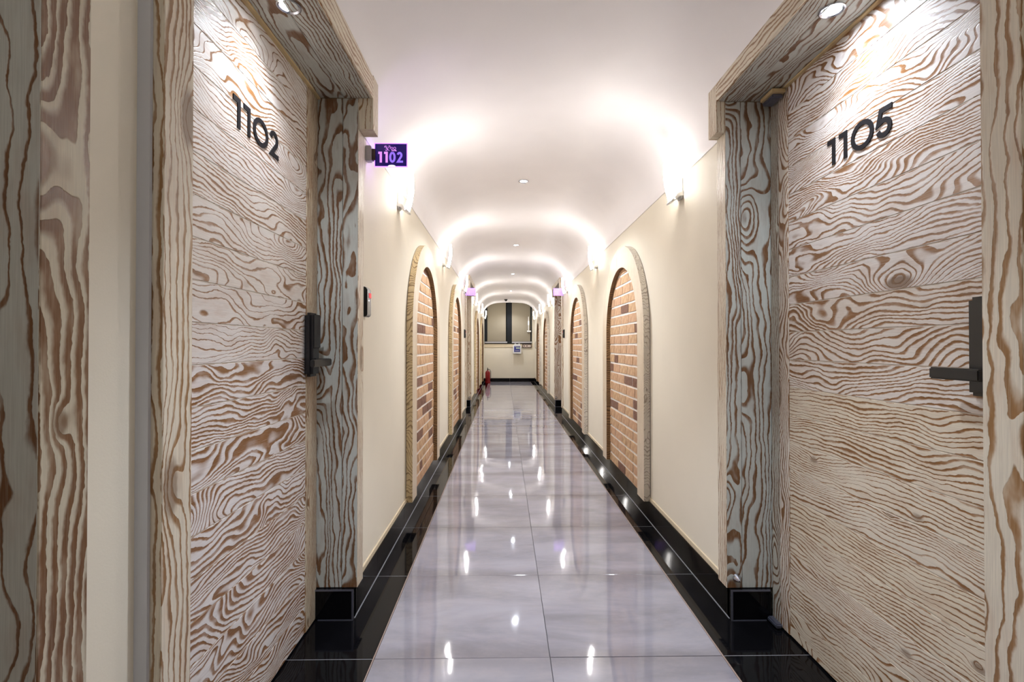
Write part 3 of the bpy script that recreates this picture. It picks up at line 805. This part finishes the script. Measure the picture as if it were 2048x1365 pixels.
# ------------------------------------------------------------------ far end: window with blinds
win = tag(empty('window_1', (0, YE, 0)), 'black-framed end window with two beige roller blinds', 'window', kind='structure')
mb = MB(); yf0, yf1 = -.02, .08
for a in ((WX0, WX0+.075, WZ0, WZ1), (WX1-.05, WX1, WZ0, WZ1), (.065, .225, WZ0+.04, WZ1-.05)): mb.box(a[0], a[1], yf0, yf1, a[2], a[3])
mb.box(WX0+.075, WX1-.05, yf0, yf1, WZ0, WZ0+.04); mb.box(WX0+.075, WX1-.05, yf0, yf1, WZ1-.05, WZ1)
mb.build('window_frame', 'frame', win)
mb = MB(); mb.box(WX0+.075, WX1-.05, .10, .106, WZ0+.04, WZ1-.05); mb.build('window_pane', 'frame', win)
for a, b in ((WX0+.030, .060), (.235, WX1-.012)):
    c = rbox('blind_cloth', a+.055 if a < 0 else a-.02, b-.02 if a < 0 else b-.035, YE-.026, YE-.022, WZ0+.075, WZ1-.02, 'blind', None, .001); c.parent = win; c.location = (0, -YE, 0)
    mb = MB(); mb.box(a-.02, b+.02, -.040, -.020, WZ0+.024, WZ0+.068); mb.build('blind_bottom_bar', 'greyb', win, bev=.004, smooth=True)
mb = MB(); mb.box(WX0-.01, WX1+.02, -.014, 0, WZ0-.10, WZ0-.003); mb.build('window_sill', 'trimstrip', win, bev=.003)

# rescue-rope bracket hanging over the right blind
r = tag(empty('wall_bracket', (.70, YE-.07, 1.62)), 'white metal bracket with rod hanging in front of the right blind', 'bracket')
mb = MB(); mb.tube([(0, 0, -.12), (0, 0, .28)], .011, 10); mb.build('rod', 'white', r, smooth=True)
mb = MB(); mb.box(-.045, .07, -.02, .02, -.17, -.125); mb.build('foot', 'white', r, bev=.005, smooth=True)
mb = MB(); mb.box(-.02, .02, -.022, .022, .02, .16); mb.build('sleeve', 'glassp', r, bev=.008, smooth=True)
mb = MB(); mb.box(.04, .09, .0, .05, -.16, -.12); mb.build('mount', 'frame', r)

# white canister-shaped dispenser with the blue label
r = tag(empty('dispenser', (.365, YE-.018, .955)), 'white wall box with blue label and twin top handles under the window', 'wall box')
mb = MB(); mb.prism([(-.115, -.135), (.115, -.135), (.122, -.120), (.122, .095), (.085, .135), (.075, .165), (.045, .165), (.040, .140), (-.030, .140), (-.038, .165), (-.065, .165), (-.080, .135), (-.122, .095), (-.122, -.120)],
    lambda a, b, t: (a, -.09*t, b)); mb.build('box_body', 'white', r, bev=.006, smooth=True)
mb = MB(); mb.box(-.088, .088, -.0935, -.0905, -.085, .088); lb = mb.build('blue_label', 'blue', r)
mb = MB(); mb.box(-.030, .080, -.0955, -.0937, .010, .045); mb.build('label_window', 'lcd', lb)
mb = MB(); mb.box(-.070, .070, -.0948, -.0937, .062, .074); mb.box(-.062, .062, -.0948, -.0937, -.055, -.040); mb.build('label_line', 'greyb', lb)

# small framed notice
r = tag(empty('notice_frame', (.655, YE-.016, 1.045)), 'small dark-framed notice with three pictures below the window', 'notice')
mb = MB(); mb.box(-.135, .135, -.012, 0, -.060, .058); mb.build('frame_back', 'brownfr', r, bev=.002)
for k, xx in enumerate((-.075, 0., .075)):
    mb = MB(); mb.box(xx-.036, xx+.036, -.0145, -.0125, -.038, .036); o = mb.build('picture_card', 'palepink', r)
    mb = MB(); mb.prism(arc(xx, 0, .020, .018, 0, 330, 10), lambda a, b, t: (a, -.0148-.001*t, b)); mb.build('picture', 'brownfr' if k < 2 else 'greyb', o)

# black dome camera
r = tag(empty('dome_camera', (.035, 13.1, vault_z(.035)-.001)), 'small black dome camera under the vault near the end window', 'camera')
mb = MB(); mb.lathe([(0, 0), (.048, 0), (.048, -.014), (.040, -.020), (0, -.020)], 20); mb.build('mount_ring', 'satin_black', r, smooth=True)
mb = MB(); mb.lathe([(.036, -.020), (.033, -.032), (.022, -.044), (.008, -.050), (0, -.051)], 20); mb.build('dome', 'satin_black', r, smooth=True)

# door pull on the right wall at the far end
r = tag(empty('door_pull', (X(1, WALL), 13.55, 1.07)), 'small steel ring pull on the right wall near the end', 'handle')
mb = MB(); mb.tube([(0, -.0, .09), (-.03, 0, .085), (-.042, 0, .05), (-.042, 0, -.05), (-.03, 0, -.085), (0, 0, -.09)], .009, 8); mb.build('pull_bar', 'chrome', r, smooth=True)
mb = MB(); mb.box(-.004, 0, -.03, .03, -.11, .11); mb.build('pull_plate', 'black', r)

# fire extinguisher
r = tag(empty('fire_extinguisher', (-.47, 13.83, 0)), 'red fire extinguisher standing at the far left floor corner', 'fire extinguisher')
mb = MB(); mb.lathe([(0, .035), (.064, .035), (.068, .045), (.068, .290), (.062, .320), (.042, .345), (.022, .356), (.022, .372), (0, .372)], 24); mb.build('cylinder', 'red', r, smooth=True)
mb = MB(); mb.lathe([(.050, .003), (.074, .003), (.076, .012), (.076, .055), (.070, .058), (.050, .04)], 24); mb.build('stand_ring', 'red', r, smooth=True)
mb = MB(); mb.lathe([(0, .372), (.016, .372), (.016, .400), (.010, .405), (0, .405)], 14); mb.build('valve', 'black', r, smooth=True)
mb = MB(); mb.box(-.010, .010, -.075, .020, .404, .412); mb.prism([(.02, .412), (-.07, .436), (-.072, .442), (.022, .420)], lambda a, b, t: (-.009+.018*t, a, b)); mb.build('squeeze_handle', 'black', r)
mb = MB(); mb.tube([(.012, 0, .392), (.055, -.01, .385), (.082, -.015, .33), (.084, -.015, .20), (.080, -.015, .12)], .008, 8); mb.build('hose', 'rubber', r, smooth=True)
